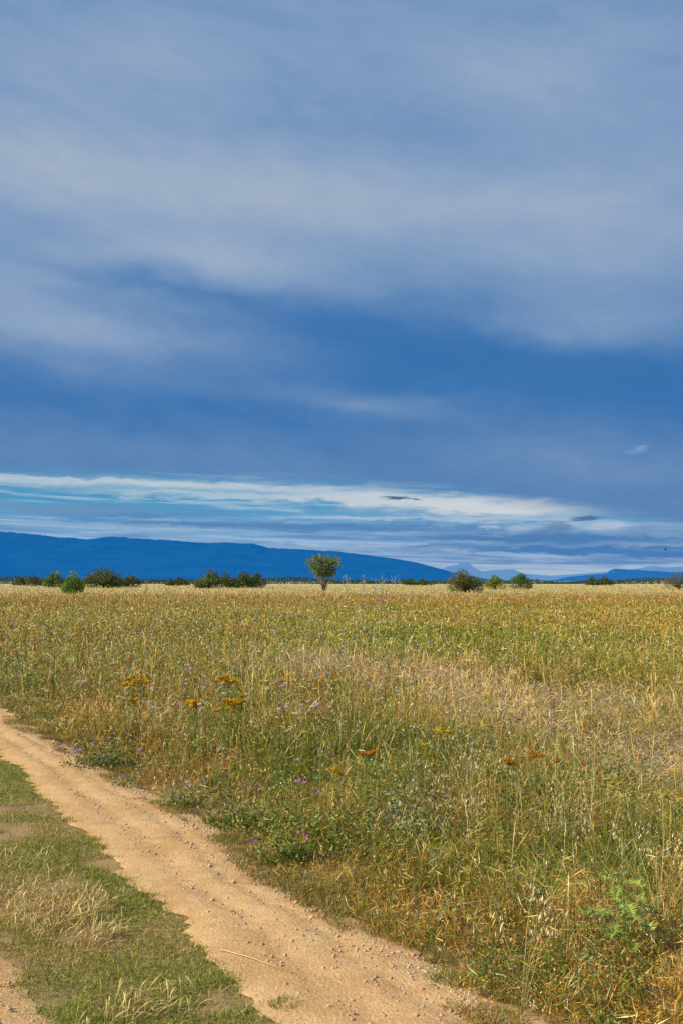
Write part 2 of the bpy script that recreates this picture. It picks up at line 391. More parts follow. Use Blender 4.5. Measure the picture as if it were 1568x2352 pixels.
for (n, d0, d1, p, prof) in [(150000, 2.7, 11, 1.25, [1, .9, .6, 0]), (120000, 9, 32, 1.5, [1, .8, 0]), (95000, 26, 480, 1.5, [1, .8, 0])]:
    x, y = sample(n, d0, d1, p, .44 if d0 < 20 else .40)
    k = keep(x, y, 1 - .6 * barem(x, y)); x, y = x[k], y[k]; n = len(x); d = np.hypot(x, y)
    st = strawm(x, y)
    h = mheight(x, y) * rng.uniform(.3, 1.15, n)
    la = vn(x, y, 2.2, 14) * 14 + rng.normal(0, 1.5, n)
    bend = np.abs(rng.normal(.70, .60, n)) + st * rng.uniform(.1, 1.2, n)
    ww = np.maximum(rng.uniform(.0015, .0036, n), .00062 * d)
    ci = pick(weights(x, y)); c1 = PAL[ci] * shade(n, .40, 1.25)
    c0 = c1 * np.array([.42, .42, .35])  # shade painted into the blade roots, darker than the tips
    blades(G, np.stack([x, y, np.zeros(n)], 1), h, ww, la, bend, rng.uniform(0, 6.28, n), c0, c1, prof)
stuff(G.build('meadow_grass', M_grass), 'mixed green and straw-coloured meadow grass reaching from the path to the horizon', 'grass')
G = Geo()
for (n, d0, d1, p) in [(8000, 2.8, 12, 1.1), (14000, 10, 40, 1.5), (14000, 35, 420, 1.4)]:
    x, y = sample(n, d0, d1, p); k = keep(x, y, 1 - .8 * barem(x, y)); x, y = x[k], y[k]; n = len(x); d = np.hypot(x, y)
    h = mheight(x, y) * rng.uniform(.9, 1.7, n)
    la = vn(x, y, 2.2, 14) * 14 + rng.normal(0, 1.3, n); bend = np.abs(rng.normal(.45, .40, n))
    ci = pick(weights(x, y) * np.array([.2, .5, 1.6, 1.8, 1.6, .4, 1.2])); c = PAL[ci] * shade(n, .6, 1.15)
    ww = np.maximum(rng.uniform(.003, .006, n), .0008 * d)
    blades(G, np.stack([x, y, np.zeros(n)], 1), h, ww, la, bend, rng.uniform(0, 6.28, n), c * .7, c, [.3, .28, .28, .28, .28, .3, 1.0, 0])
x, y = sample(3600, 3.2, 20, 1.2); s_ = (x - xR(y)) * .85; k = (rng.random(len(x)) < sm(s_, .5, 1.8) * (.15 + sm(fb(x, y, .8, 33), .44, .6))) & (rng.random(len(x)) > barem(x, y) * 1.2); x, y = x[k], y[k]; n = len(x)
c = np.array([(.42, .46, .10), (.74, .54, .18), (.40, .20, .07), (.90, .78, .44)])[rng.choice(4, n, p=[.33, .27, .28, .12])] * shade(n, .6, 1.1)
blades(G, np.stack([x, y, np.zeros(n)], 1), rng.uniform(.30, .64, n), np.maximum(.0018, .0006 * y), rng.uniform(0, 6.28, n), np.abs(rng.normal(.7, .5, n)), rng.uniform(0, 6.28, n), c * .8, c, [.9, .8, .8, .8, .9, 1.6, 1.2, 0])
for (n, d0, d1, p) in [(150000, 2.8, 12, 1.15), (120000, 10, 55, 1.5)]:
    x, y = sample(n, d0, d1, p); k = keep(x, y); x, y = x[k], y[k]; n = len(x); d = np.hypot(x, y)
    z = mheight(x, y) * rng.uniform(.25, 1.2, n)
    ci = pick(weights(x, y) * np.array([.8, .7, 1.2, 1.4, 2.2, .9, 1.2])); c = PAL[ci] * shade(n, .35, 1.35)
    line = rng.random(n) < .5; f = np.maximum(1, d / 7)
    sz = np.where(line, rng.uniform(.012, .045, n), rng.uniform(.003, .008, n)) * f ** np.where(line, .5, 1); asp = np.where(line, .0014 / .028 * f ** .5, .4)
    diamonds(G, np.stack([x, y, z], 1), sz, asp, c)
stuff(G.build('seeding_grass', M_grass), 'dry grass stalks and loose seed heads mixed through the meadow', 'grass')
G = Geo(); n = 190000
y = rng.uniform(5.0, 24, n); x = rng.uniform(-2.8, 10, n); k = (rng.random(n) < strawm(x, y) ** 1.1) & (np.abs(x / y) < .45) & keep(x, y)
x, y = x[k], y[k]; n = len(x); br = barem(x, y)
c = np.array([(.92, .62, .36), (.98, .80, .52), (.66, .38, .16)])[rng.choice(3, n, p=[.42, .38, .20])] * shade(n, .4, 1.1)
hb = .05 + (.30 - .10 * br) * fb(x, y, 2.4, 50); L = rng.uniform(.10, .34, n)
blades(G, np.stack([x, y, hb * rng.uniform(.3, 1.1, n)], 1), L * rng.uniform(.2, .5, n), np.maximum(.0026, .00062 * y), vn(x, y, 1.3, 57) * 12 + rng.normal(0, 1.3, n), rng.uniform(1.2, 4, n), rng.uniform(0, 6.28, n), c * .8, c, [.8, .8, .6, 0])
stuff(G.build('flattened_straw', M_grass), 'tangled tan straw lying in a band across the meadow', 'straw')
G = Geo(); x, y = sample(180000, 3, 30, 1.2); k = keep(x, y) & (fb(x, y, 2.2, 61) > .53) & (rng.random(180000) > 1.2 * strawm(x, y)); x, y = x[k], y[k]; n = len(x)
z = (mheight(x, y) + .05) * rng.uniform(.15, 1.1, n)
c = np.where((rng.random(n) < .68)[:, None], np.array([.12, .20, .02]), np.array([.34, .42, .14])) * shade(n, .35, 1.25)
diamonds(G, np.stack([x, y, z], 1), rng.uniform(.006, .013, n) * np.maximum(1, y / 9), .34, c)
stuff(G.build('leafy_herbs', M_leaf), 'small dark green leafy herbs growing between the meadow grasses', 'herbs')
G = Geo(); x, y = sample(7000, 7, 60, 1.3, .42); k = keep(x, y) & (fb(x, y, .35, 71) > .34) & (x < 1 + .06 * y); x, y = x[k], y[k]; n = len(x)
c = np.where((rng.random(n) < .5)[:, None], np.array([.80, .72, .86]), np.array([.88, .86, .72])); z = mheight(x, y) * rng.uniform(.9, 1.4, n)
diamonds(G, np.stack([x, y, z], 1), rng.uniform(.006, .010, n) * np.maximum(1, y / 12), .8, c)
stuff(G.build('tiny_blossoms', M_petal), 'sprinkling of tiny pale blossoms over the left of the meadow', 'flowers')
G = Geo(); x, y = sample(3000, 20, 90, 1.3, .42); k = (fb(x * .6, y * .3, .3, 77) > .5) & (x > -2); x, y = x[k], y[k]; n = len(x)
diamonds(G, np.stack([x, y, mheight(x, y) * rng.uniform(.85, 1.1, n)], 1), .0010 * y, .8, np.array([.88, .50, .03]) * shade(n))
stuff(G.build('distant_yellow_blossoms', M_petal), 'distant haze of golden yellow blossoms in the middle of the meadow', 'flowers')

# short verge grass between the tracks
G = Geo(); n = 250000
y = 2.6 + rng.random(n) ** 1.3 * 10; o_ = rng.uniform(-1.35, .18, n); x = xL(y) + o_
cov = fb(x, y, 2.8, 81) + .06 - .06 * np.exp(-((y - 6.9) / .35) ** 2) * sm(o_, -.1, -.3)
k = (rng.random(n) < sm(cov, .34, .48) * sm(o_ + (fb(x, y, 5, 83) - .5) * .60, .12, -.10) * sm(o_ - lim(y) + (fb(x, y, 3, 84) - .5) * .4, -.05, .2)) & (np.abs(x / y) < .45)
x, y = x[k], y[k]; o_ = o_[k]; n = len(x)
h = rng.uniform(.008, .030, n) * (.5 + 1.1 * fb(x, y, 3, 85))
gr = rng.random(n) < sm(fb(x, y, 1.4, 87), .70, .44) * .75 + .22
c = np.where(gr[:, None], np.array([.36, .42, .035]), np.array([.76, .56, .17])) * shade(n, .40, 1.3)
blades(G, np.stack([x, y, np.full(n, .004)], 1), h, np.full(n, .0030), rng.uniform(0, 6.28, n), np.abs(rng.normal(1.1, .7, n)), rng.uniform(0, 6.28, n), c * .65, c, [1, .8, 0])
stuff(G.build('verge_grass', M_grass), 'short cropped green turf in the strip between the two wheel tracks', 'grass')
G = Geo(); pts = []
for (u, v, sx, sy, m_) in [(130, 2110, .12, .16, 1300), (40, 2060, .18, .15, 500), (215, 2160, .07, .08, 250), (330, 2330, .12, .08, 260), (20, 1860, .25, .3, 150), (40, 1990, .2, .12, 200)]:
    b = P(u, v); pts.append(np.stack([rng.normal(b[0], sx, m_), rng.normal(b[1], sy, m_)], 1))
p = np.concatenate(pts); p = p[(p[:, 0] < xL(p[:, 1]) - .15)]; n = len(p)
c = np.where((rng.random(n) < .7)[:, None], np.array([.95, .70, .28]), np.array([.62, .42, .13])) * shade(n, .55, 1.1)
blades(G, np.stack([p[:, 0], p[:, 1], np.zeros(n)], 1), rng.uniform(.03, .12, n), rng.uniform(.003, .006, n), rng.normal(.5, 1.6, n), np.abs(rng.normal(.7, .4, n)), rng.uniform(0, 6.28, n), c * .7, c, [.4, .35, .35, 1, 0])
stuff(G.build('dry_barley_grass', M_grass), 'golden dry barley-like grass on the strip left of the dirt path', 'grass')
G = Geo(); n = 80000
y = 2.8 + rng.random(n) ** 1.2 * 12; s = np.abs(rng.normal(0, .22, n)) - .30 * fb(y, y * 0, 1.3, 93); x = xR(y) + s
k = (fb(x, y, 3.2, 91) > .49); x, y = x[k], y[k]; n = len(x)
c = np.where((rng.random(n) < .5)[:, None], np.array([.30, .32, .04]), np.array([.64, .36, .10])) * shade(n, .45, 1.2)
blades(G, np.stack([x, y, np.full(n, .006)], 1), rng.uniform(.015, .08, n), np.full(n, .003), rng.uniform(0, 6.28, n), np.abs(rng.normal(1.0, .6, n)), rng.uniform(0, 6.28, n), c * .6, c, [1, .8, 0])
stuff(G.build('path_edge_fringe', M_grass), 'low rusty fringe of creeping grass along the right edge of the path', 'grass')

# ------------------------------------------------------------------ individual tufts
def tuft(u, v, rad, hh, n, cols, label, name='grass_tuft', cat='grass tuft', grp='small grass tufts by the path', wd=.0035, bd=.8):
    b = P(u, v); t = thing(name, label, cat, tuple(b), grp)
    G = Geo(); a = rng.uniform(0, 6.28, n); rr = rad * .5 * np.sqrt(rng.random(n))
    c = np.array(cols)[rng.integers(0, len(cols), n)] * shade(n, .65, 1.25)
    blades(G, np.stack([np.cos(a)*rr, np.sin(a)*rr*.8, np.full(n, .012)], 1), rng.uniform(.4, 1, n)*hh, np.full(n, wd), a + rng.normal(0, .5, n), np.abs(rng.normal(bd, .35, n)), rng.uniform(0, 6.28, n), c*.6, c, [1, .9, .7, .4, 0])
    G.build('blades', M_grass, t)
gcol = [(.30, .36, .04), (.50, .40, .08), (.36, .34, .05)]; bcol = [(.58, .38, .13), (.40, .26, .08), (.28, .28, .04)]
tuft(498, 1893, .20, .10, 320, bcol, 'brownish grass tuft on the right edge of the path, farthest of the edge tufts')
tuft(528, 1928, .12, .05, 160, bcol, 'small dark tuft just in front of the brownish tuft at the path edge')
tuft(735, 2055, .24, .06, 340, gcol, 'green flat tuft on the gravelly right edge halfway down the path')
tuft(512, 2138, .10, .03, 180, gcol, 'tiny green tuft alone on the left side of the bare path')
tuft(782, 2108, .14, .05, 200, gcol, 'small green tuft nearer than the flat tuft on the right path edge')
tuft(1040, 2262, .18, .06, 300, gcol, 'greenish tuft on bare gravel near the bottom of the path')
tuft(1130, 2300, .10, .05, 160, bcol, 'brown tuft nearest the camera on the right path edge')
tuft(120, 1700, .22, .07, 240, gcol, 'low green tuft at the far left where the path leaves the picture')
tuft(175, 1888, .2, .035, 240, gcol, 'flat green tuft at the upper left edge of the path')
tuft(655, 2318, .12, .04, 200, gcol, 'small green tuft on the left path edge at the bottom')
tg = 'tall arching grass clumps at the right'; pg = [(.42, .50, .12), (.66, .62, .24), (.26, .34, .05)]
tuft(1520, 2150, .35, .55, 150, pg, 'tall arching pale green grass clump at the right edge, nearest one', 'grass_clump', 'grass', tg, .003, .9)
tuft(1420, 2040, .30, .50, 130, pg, 'tall arching grass clump at the right just behind the nearest one', 'grass_clump', 'grass', tg, .003, .9)
tuft(1560, 1990, .35, .66, 170, pg, 'tallest arching grass clump cut by the right edge of the picture', 'grass_clump', 'grass', tg, .003, .9)
tuft(1220, 2080, .30, .38, 130, pg, 'arching grass clump left of the others above the path end', 'grass_clump', 'grass', tg, .003, .9)
a = P(505, 2195); b = P(662, 2248)
t = thing('straw_stalk', 'long pale straw stalk lying on the dirt of the path', 'straw', (a[0], a[1], .028))
G = Geo(); L = b - a; tube(G, [(0, 0, 0), (L[0]*.5, L[1]*.5+.010, .003), (L[0], L[1], 0)], [.0016, .0016, .0012], (.92, .74, .40)); G.build('stem', M_grass, t)
G = Geo(); tt = rng.random(14); diamonds(G, np.stack([L[0]*(.9+.15*tt), L[1]*(.9+.15*tt), .002+0*tt], 1) + rng.normal(0, .002, (14, 3)), .007, .25, (.7, .54, .27)); G.build('seed_head', M_grass, t)

# ------------------------------------------------------------------ flowering plants
def stem_geo(G, p0, p1, r, col, bow=.04):
    p0 = np.array(p0, float); p1 = np.array(p1, float); m = (p0 + p1) / 2 + rng.normal(0, bow, 3) * [1, 1, 0]
    tube(G, [p0, p0*.35+m*.65, m*.5+p1*.5, p1], [r, r*.9, r*.75, r*.6], col, 4)
def yellow(u, v, z, nh, spread, col, label, big=1.0):
    z *= .92; p = P(u, v, z); t = thing('yellow_flower', label, 'flower', (p[0], p[1], 0), 'golden yellow flowers in the meadow')
    G = Geo(); GL = Geo(); heads = []
    for i in range(nh):
        for _ in range(30):
            hp = np.array([rng.uniform(-1.5, 1.5)*spread, rng.normal(0, spread*.5), z + rng.uniform(-.6, .6)*min(spread, .07)])
            if all(abs(hp[0]-o[0]) + abs(hp[2]-o[2]) > .05*big for o in heads): break
        stem_geo(G, (rng.normal(0, .02), rng.normal(0, .02), 0), hp, .003, (.28, .26, .06)); heads.append(hp)
        k = 14; q = rng.uniform(.25, .9, k)[:, None]; diamonds(GL, hp[None]*q + rng.normal(0, .014, (k, 3)), .022, .25, (.18, .25, .04))
    G.build('stem', M_leaf, t); GL.build('leaves', M_leaf, t)
    for hp in heads:
        g = Geo(); k = 110; d = unit(k); d[:, 2] = np.abs(d[:, 2]) * .95 + .1
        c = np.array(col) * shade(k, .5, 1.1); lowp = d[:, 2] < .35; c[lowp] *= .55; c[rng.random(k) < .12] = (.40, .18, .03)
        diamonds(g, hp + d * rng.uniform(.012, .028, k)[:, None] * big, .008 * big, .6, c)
        g.build('flower_head', M_petal, t)
Y1 = (1.0, .64, .02); Y2 = (.82, .40, .05)
yellow(312, 1566, .58, 10, .085, Y1, 'wide golden flower cluster at the left, farther from the path', 1.35)
yellow(262, 1535, .55, 2, .04, Y2, 'small orange flowers left of the wide golden cluster')
yellow(300, 1518, .55, 2, .05, Y2, 'faint orange flowers above and behind the wide golden cluster')
yellow(318, 1610, .45, 3, .05, Y1, 'dull yellow flower below the wide golden cluster')
yellow(520, 1565, .58, 10, .075, Y1, 'golden flower cluster with upright heads, middle left of the meadow', 1.35)
yellow(450, 1620, .54, 6, .045, Y1, 'compact round golden flower cluster at the middle left', 1.25)
yellow(538, 1612, .56, 8, .060, Y1, 'golden flower cluster just right of the compact round one', 1.25)
yellow(515, 1632, .50, 4, .05, Y1, 'small golden flowers hanging below the paired clusters')
yellow(1016, 1682, .54, 4, .025, Y1, 'single golden flower cluster beside pale oats right of centre', 1.0)
yellow(975, 1712, .48, 1, .02, Y1, 'lone tiny yellow flower left of the pale oats', .8)
yellow(840, 1732, .54, 4, .025, Y2, 'orange flower cluster in the centre of the near meadow', 1.0)
yellow(778, 1776, .46, 2, .025, Y1, 'small dull yellow flower lower left of the central orange one', .9)
yellow(1170, 1752, .56, 4, .026, Y2, 'deep orange flower cluster, leftmost of the three at the right', 1.0)
yellow(1232, 1736, .56, 3, .022, Y2, 'deep orange flower cluster, middle of the three at the right', .9)
yellow(1285, 1750, .54, 1, .02, Y2, 'small orange flower, rightmost of the three at the right', .8)
yellow(82, 1525, .5, 2, .03, Y1, 'small yellow flower near the left edge of the meadow')
yellow(1440, 1408, .6, 5, .15, Y1, 'far orange flowers at the right in the green part of the meadow')
yellow(1190, 1392, .6, 4, .15, Y1, 'far yellow flowers above the straw band right of centre')

def mallow(u, v, rad, hh, nf, pcol, leafn, label, name='mallow_plant', cat='plant', lc=(.17, .25, .035)):
    p = P(u, v); t = thing(name, label, cat, (p[0], p[1], 0), 'leafy plants among the grass')
    G = Geo(); GL = Geo()
    for i in range(max(6, nf)):
        a_ = rng.uniform(0, 6.28); q = (math.cos(a_)*rad*rng.uniform(.2, .9), math.sin(a_)*rad*.6, hh*rng.uniform(.5, 1)); stem_geo(G, (0, 0, 0), q, .0022, (.26, .28, .07))
    d = unit(leafn) * rng.uniform(.1, 1, leafn)[:, None] ** .6; d[:, 2] = np.abs(d[:, 2])
    d *= (1 + .35*np.sin(d[:, 0:1]*9 + u)*np.cos(d[:, 1:2]*7))
    mixr = (rng.random(leafn) < .25)[:, None]
    diamonds(GL, d * [rad, rad*.7, hh*.85], rng.uniform(.006, .017, leafn), .5, np.where(mixr, np.array([.40, .30, .10]), np.array(lc)) * shade(leafn, .5, 1.5))
    G.build('stem', M_leaf, t); GL.build('leaves', M_leaf, t)
    for i in range(nf):
        a_ = rng.uniform(0, 6.28); r_ = math.sqrt(rng.random()) * rad; c = np.array([math.cos(a_)*r_, math.sin(a_)*r_*.6 - rad*.35, hh*rng.uniform(.45, 1.1)])
        g = Geo(); nrm = np.array([rng.normal(0, .6)-.2, rng.normal(-.5, .4), .6]); nrm /= np.linalg.norm(nrm); e1 = np.cross(nrm, [0, .1, 1.]); e1 /= np.linalg.norm(e1); e2 = np.cross(nrm, e1)
        R_ = rng.uniform(.011, .018)
        for k in range(5):
            th = k * 2*math.pi/5; dd = math.cos(th)*e1 + math.sin(th)*e2; pp = -math.sin(th)*e1 + math.cos(th)*e2
            v_ = [c, c + dd*R_*.6 + pp*R_*.3 + nrm*.003, c + dd*R_ + pp*R_*.22 + nrm*.006, c + dd*R_*.9 + nrm*.004, c + dd*R_ - pp*R_*.22 + nrm*.006, c + dd*R_*.6 - pp*R_*.3 + nrm*.003]
            g.add(v_, [(0, 1, 3), (1, 2, 3), (0, 3, 5), (3, 4, 5)], np.array(pcol) * rng.uniform(.7, 1.15))
        g.build('flower', M_petal, t)
MG = (.62, .13, .50); LI = (.46, .30, .60)
mallow(650, 1985, .20, .26, 3, MG, 900, 'leafy mallow with magenta flowers at the path edge, lowest purple flowers')
mallow(670, 1925, .24, .36, 5, MG, 1200, 'leafy mallow with magenta flowers standing just behind the lowest one')
mallow(425, 1855, .20, .20, 6, LI, 600, 'lilac flowering plant on the path edge left of the mallows')
mallow(240, 1765, .40, .25, 18, (.40, .25, .58), 1700, 'wide dark clump with violet flowers at the path edge, farthest left', lc=(.12, .18, .03))
mallow(285, 1812, .13, .10, 4, LI, 200, 'small lilac plant low on the edge just nearer than the violet clump')
mallow(632, 1820, .10, .50, 2, (.50, .10, .45), 160, 'thin plant with two dark magenta blooms behind the mallows')
mallow(510, 1840, .10, .40, 2, (.45, .10, .45), 130, 'thin plant with dark magenta blooms between lilac plant and mallows')
mallow(560, 1905, .28, .26, 0, MG, 1200, 'dark green leafy plant without flowers near the brownish tuft', 'leafy_plant')
mallow(770, 1960, .34, .32, 0, MG, 1500, 'dark green leafy plant just right of the magenta mallows', 'leafy_plant')
mallow(1190, 1760, .48, .42, 0, MG, 2300, 'dark green leafy plant in front of the straw band', 'leafy_plant', lc=(.13, .20, .03))
mallow(930, 1925, .30, .40, 3, (.25, .28, .5), 1700, 'grey-green sea holly with bluish heads right of the mallows', 'sea_holly', 'plant', (.30, .38, .20))
mallow(1430, 1830, .48, .42, 0, MG, 2000, 'dark green leafy plant at the right side of the near meadow', 'leafy_plant', lc=(.13, .20, .03))

def scab(col, nm, z):
    t = thing(nm, '', 'flower', (0, 0, 0), 'lilac field flowers on thin stems')
    G = Geo(); stem_geo(G, (0, 0, 0), (.02, 0, z), .003, (.28, .30, .09)); G.build('stem', M_leaf, t)
    g = Geo(); d = unit(46); d[:, 2] = np.abs(d[:, 2])*.6; diamonds(g, np.array([.02, 0, z]) + d*.016, .010, .55, np.array(col)*shade(46, .8, 1.2)); g.build('flower_head', M_petal, t)
    return t
s1 = scab((.84, .72, .90), 'scabious_flower', .50); first = True
s1['label'] = 'small lilac scabious flower on a thin stem in the left half of the meadow'
pts = [(672, 1413), (706, 1456), (485, 1503), (590, 1430), (385, 1498), (680, 1470)]
while len(pts) < 160:
    v = 1400 + 230 * random.random() ** 1.2; u = random.uniform(-40, 760)
    q = P(u, v, .5)
    if q[0] > xR(q[1]) + .5: pts.append((u, v))
for (u, v) in pts:
    sc = random.uniform(.75, 1.1); q = P(u, v, .50*sc)
    if first: s1.location = (q[0], q[1], 0); s1.scale = (sc,)*3; first = False
    else: dup(s1, (q[0], q[1], 0), random.uniform(0, 6), sc)

def dock(z, n, lean, nb):
    t = thing('dock_stalk', '', 'plant', (0, 0, 0), 'dark brown seed stalks above the grass')
    G = Geo(); top = np.array([lean, 0, z]); tube(G, [(0, 0, 0), top*[.25, 1, .5], top], [.0035, .003, .0015], (.30, .16, .07), 4)
    g = Geo(); tt = rng.uniform(.66, 1.0, n); base_ = top[None]*tt[:, None]; base_[:, 0] = top[0]*tt**1.8; diamonds(g, base_ + rng.normal(0, 1, (n, 3))*(.008*(1.15-tt))[:, None]*2.2, .007, .5, np.array([.30, .15, .06])*shade(n, .6, 1.4))
    for k in range(nb):
        q0 = rng.uniform(.5, .78); b0 = np.array([top[0]*q0**1.8, 0, top[2]*q0]); e = b0 + np.array([rng.choice([-1, 1])*rng.uniform(.04, .10), rng.normal(0, .05), rng.uniform(.10, .20)])
        tube(G, [b0, (b0+e)/2, e], [.002, .002, .001], (.30, .16, .07), 3)
        m_ = n//4; q = rng.uniform(.3, 1, m_)[:, None]; diamonds(g, b0*(1-q)+e*q + rng.normal(0, .005, (m_, 3)), .007, .5, np.array([.30, .15, .06])*shade(m_, .6, 1.4))
    G.build('stem', M_leaf, t); g.build('seed_head', M_leaf, t); return t
dk = [dock(.85, 90, .16, 5), dock(.72, 60, -.20, 2), dock(.80, 50, .08, 0)]; hs_ = [.85, .72, .80]; used = [0, 0, 0]
DL = [(1188, 1492, 'tallest dark dock stalk, standing before the straw band right of centre'), (1222, 1500, 'dark dock stalk just right of the tallest one'), (955, 1415, 'dark seed stalk against the green meadow right of centre'),
      (928, 1440, 'dark seed stalk just left of the one against the green'), (858, 1462, 'dark seed stalk at the centre above the tan grass'), (772, 1478, 'dark seed stalk left of the central ones'), (1302, 1512, 'dark seed stalk in front of the straw at the right'),
      (384, 1410, 'dark seed stalk standing alone on the left of the meadow'), (645, 1452, 'dark seed stalk left of centre above the lilac flowers'), (838, 1515, 'low dark seed stalk below the central one'), (1100, 1545, 'dark seed stalk left of the tallest dock'),
      (540, 1470, 'dark seed stalk in the tan grass at the middle left'), (1265, 1555, 'bent dark seed stalk right of the docks and nearer'), (1390, 1545, 'dark seed stalk far right against the straw band'), (1000, 1530, 'dark seed stalk just right of the centre of the tan grass'), (722, 1545, 'nearer dark seed stalk left of the centre'), (1430, 1470, 'dark seed stalk at the right above the straw band')]
for i, (u, v, lb) in enumerate(DL):
    k = 0 if i in (0, 1) else 1 + i % 2; sc = rng.uniform(.65, 1.0); q = P(u, v, hs_[k]*sc)
    if not used[k]: dk[k].location = (q[0], q[1], 0); dk[k].scale = (sc,)*3; dk[k]['label'] = lb; used[k] = 1
    else: dup(dk[k], (q[0], q[1], 0), rng.uniform(0, 6), sc, lb)

def oat(nc):
    t = thing('wild_oat', '', 'plant', (0, 0, 0), 'cream wild oat clumps in the meadow'); G = Geo()
    for i in range(nc):
        z = rng.uniform(.36, .62); a_ = rng.uniform(0, 6.28); rr_ = .34*rng.random()**.6; top = np.array([math.cos(a_)*rr_, math.sin(a_)*rr_, z]); tip = top + np.array([math.cos(a_)*.08, math.sin(a_)*.08, -.04])
        tube(G, [(0, 0, 0), top*[.4, .4, .6], top, tip], [.0015, .0013, .0010, .0006], (.60, .50, .24), 3)
        g = Geo(); k = 10; s_ = rng.uniform(.74, 1.0, k)[:, None]; mid = top*[.4, .4, .6]; c = mid*(1-(s_-.6)/.4) + top*((s_-.6)/.4) + rng.normal(0, .020, (k, 3)); ax = unit(k)*.5 + np.array([0, 0, -1.]); ax /= np.linalg.norm(ax, axis=1)[:, None]
        diamonds(g, c, .0115, .23, np.array([.92, .82, .52])*shade(k, .7, 1.05), ax); diamonds(g, c + rng.normal(0, .002, (k, 3)), .0115, .20, np.array([.88, .76, .46])*shade(k, .8, 1.1), ax)
        g.build('panicle', M_grass, t)
    G.build('stem', M_grass, t); return t
ot = [oat(5), oat(8)]; used = [0, 0]
OL = [(1030, 1445, 'pale oat clump standing above the green, farthest back at the centre right'), (1385, 1465, 'pale oat clump far back at the right'), (700, 1585, 'pale oats right of the golden clusters'), (640, 1578, 'pale oats between the golden clusters and the centre'),
      (870, 1640, 'pale oats at the centre of the meadow'), (1075, 1715, 'dense pale oat clump right of the single golden flower'), (1040, 1670, 'pale oats just behind the dense clump'), (1300, 1790, 'pale oats just right below the deep orange flowers'), (1255, 1770, 'pale oats directly under the deep orange flowers'),
      (1450, 1868, 'pale oats near the right edge, halfway up the near grass'), (1525, 1890, 'pale oats at the right edge'), (1190, 2010, 'pale oats low in the near grass right of centre'), (780, 1655, 'pale oats left of the centre clump'),
      (1375, 1800, 'pale oats at the right between the orange flowers and the edge'), (900, 1700, 'pale oats above the sea holly'), (1180, 1560, 'pale oats in front of the dock stalks'), (1090, 1760, 'low pale oats below the dense clump'), (590, 1590, 'pale oats touching the right golden cluster'),
      (1000, 1830, 'pale oats right behind the sea holly'), (1480, 1700, 'pale oats at the right edge in front of the straw band'), (420, 1560, 'pale oats between the two groups of golden clusters')]
for i, (u, v, lb) in enumerate(OL):
    k = int(i in (5, 6, 7, 4)); sc = rng.uniform(.8, 1.05); q = P(u, v, .55*sc)
    if not used[k]: ot[k].location = (q[0], q[1], 0); ot[k].scale = (sc,)*3; ot[k]['label'] = lb; used[k] = 1
    else: dup(ot[k], (q[0], q[1], 0), rng.uniform(0, 6), sc, lb)

# thistle with finely cut spiny leaves
p = P(1430, 2200); t = thing('thistle', 'bright green spiny thistle at the bottom right of the near meadow', 'plant', (p[0], p[1], 0))
G = Geo(); tube(G, [(0, 0, 0), (.01, 0, .18), (0, .01, .36)], [.005, .004, .003], (.26, .34, .08), 6); G.build('stem', M_leaf, t)
for i in range(26):
    g = Geo(); a_ = i * 2.4 + rng.normal(0, .2); z0 = .05 + .30 * (i / 26); L = rng.uniform(.12, .22) * (1.1 - .5*i/26); d = np.array([math.cos(a_), math.sin(a_), 0]); sd = np.array([-d[1], d[0], 0])
    ns = 11; sp_ = [np.array([0, 0, z0]) + d*L*s_ + np.array([0, 0, 1])*L*(.55*s_ - .5*s_*s_) for s_ in np.linspace(0, 1, ns+1)]
    col = np.array([.34, .42, .08]) * rng.uniform(.6, 1.3)
    for k in range(ns):
        wd = .0025; g.add([sp_[k]-sd*wd, sp_[k]+sd*wd, sp_[k+1]+sd*wd, sp_[k+1]-sd*wd], [(0, 1, 2), (0, 2, 3)], col*1.25)
        lw = L*.24*math.sin(math.pi*(k+1)/(ns+1.5)) * rng.uniform(.7, 1.2)
        for sgn in (-1, 1):
            b0 = sp_[k]; b1 = sp_[k]*.45 + sp_[k+1]*.55
            for fwd, ln in ((.15, 1.), (.75, .75)):
                tip = b1 + sgn*sd*lw*ln + d*lw*fwd + np.array([0, 0, rng.normal(.006, .010)])
                g.add([b0+sgn*sd*.002, b1+sgn*sd*.002, tip], [(0, 1, 2)], col*rng.uniform(.8, 1.2))
    g.build('leaf', M_leaf, t)

def tall(u, vtop, d, label, col=(.50, .50, .42)):
    b = atd(u, 1350, d); top = atd(u, vtop, d)[2]; t = thing('dry_stalk', label, 'plant', (b[0], d, 0), 'tall pale stalks against the hills')
    G = Geo(); tube(G, [(0, 0, 0), (.02, 0, top*.6), (0, 0, top)], [.014, .011, .008], col, 4)
    g = Geo()
    for i in range(7):
        z = top*rng.uniform(.55, .9); e = np.array([rng.normal(0, .16), rng.normal(0, .15), min(top, z+rng.uniform(.15, .4))]); tube(G, [(0, 0, z), e], [.008, .005], col, 3)
        diamonds(g, e + rng.normal(0, .03, (7, 3)), .018, .6, np.array(col)*1.1)
    G.build('stem', M_leaf, t); g.build('seed_head', M_leaf, t)
tall(795, 1322, 50, 'tall pale stalk just right of the lone tree'); tall(835, 1320, 52, 'tall pale stalk, second to the right of the lone tree'); tall(876, 1324, 48, 'tall pale stalk, third to the right of the lone tree'); tall(906, 1323, 50, 'tall pale stalk, fourth to the right of the lone tree')
tall(336, 1336, 60, 'short brown dry stalk right of the wide dark trees', (.4, .22, .1)); tall(862, 1330, 55, 'short pale stalk just left of the third tall one')

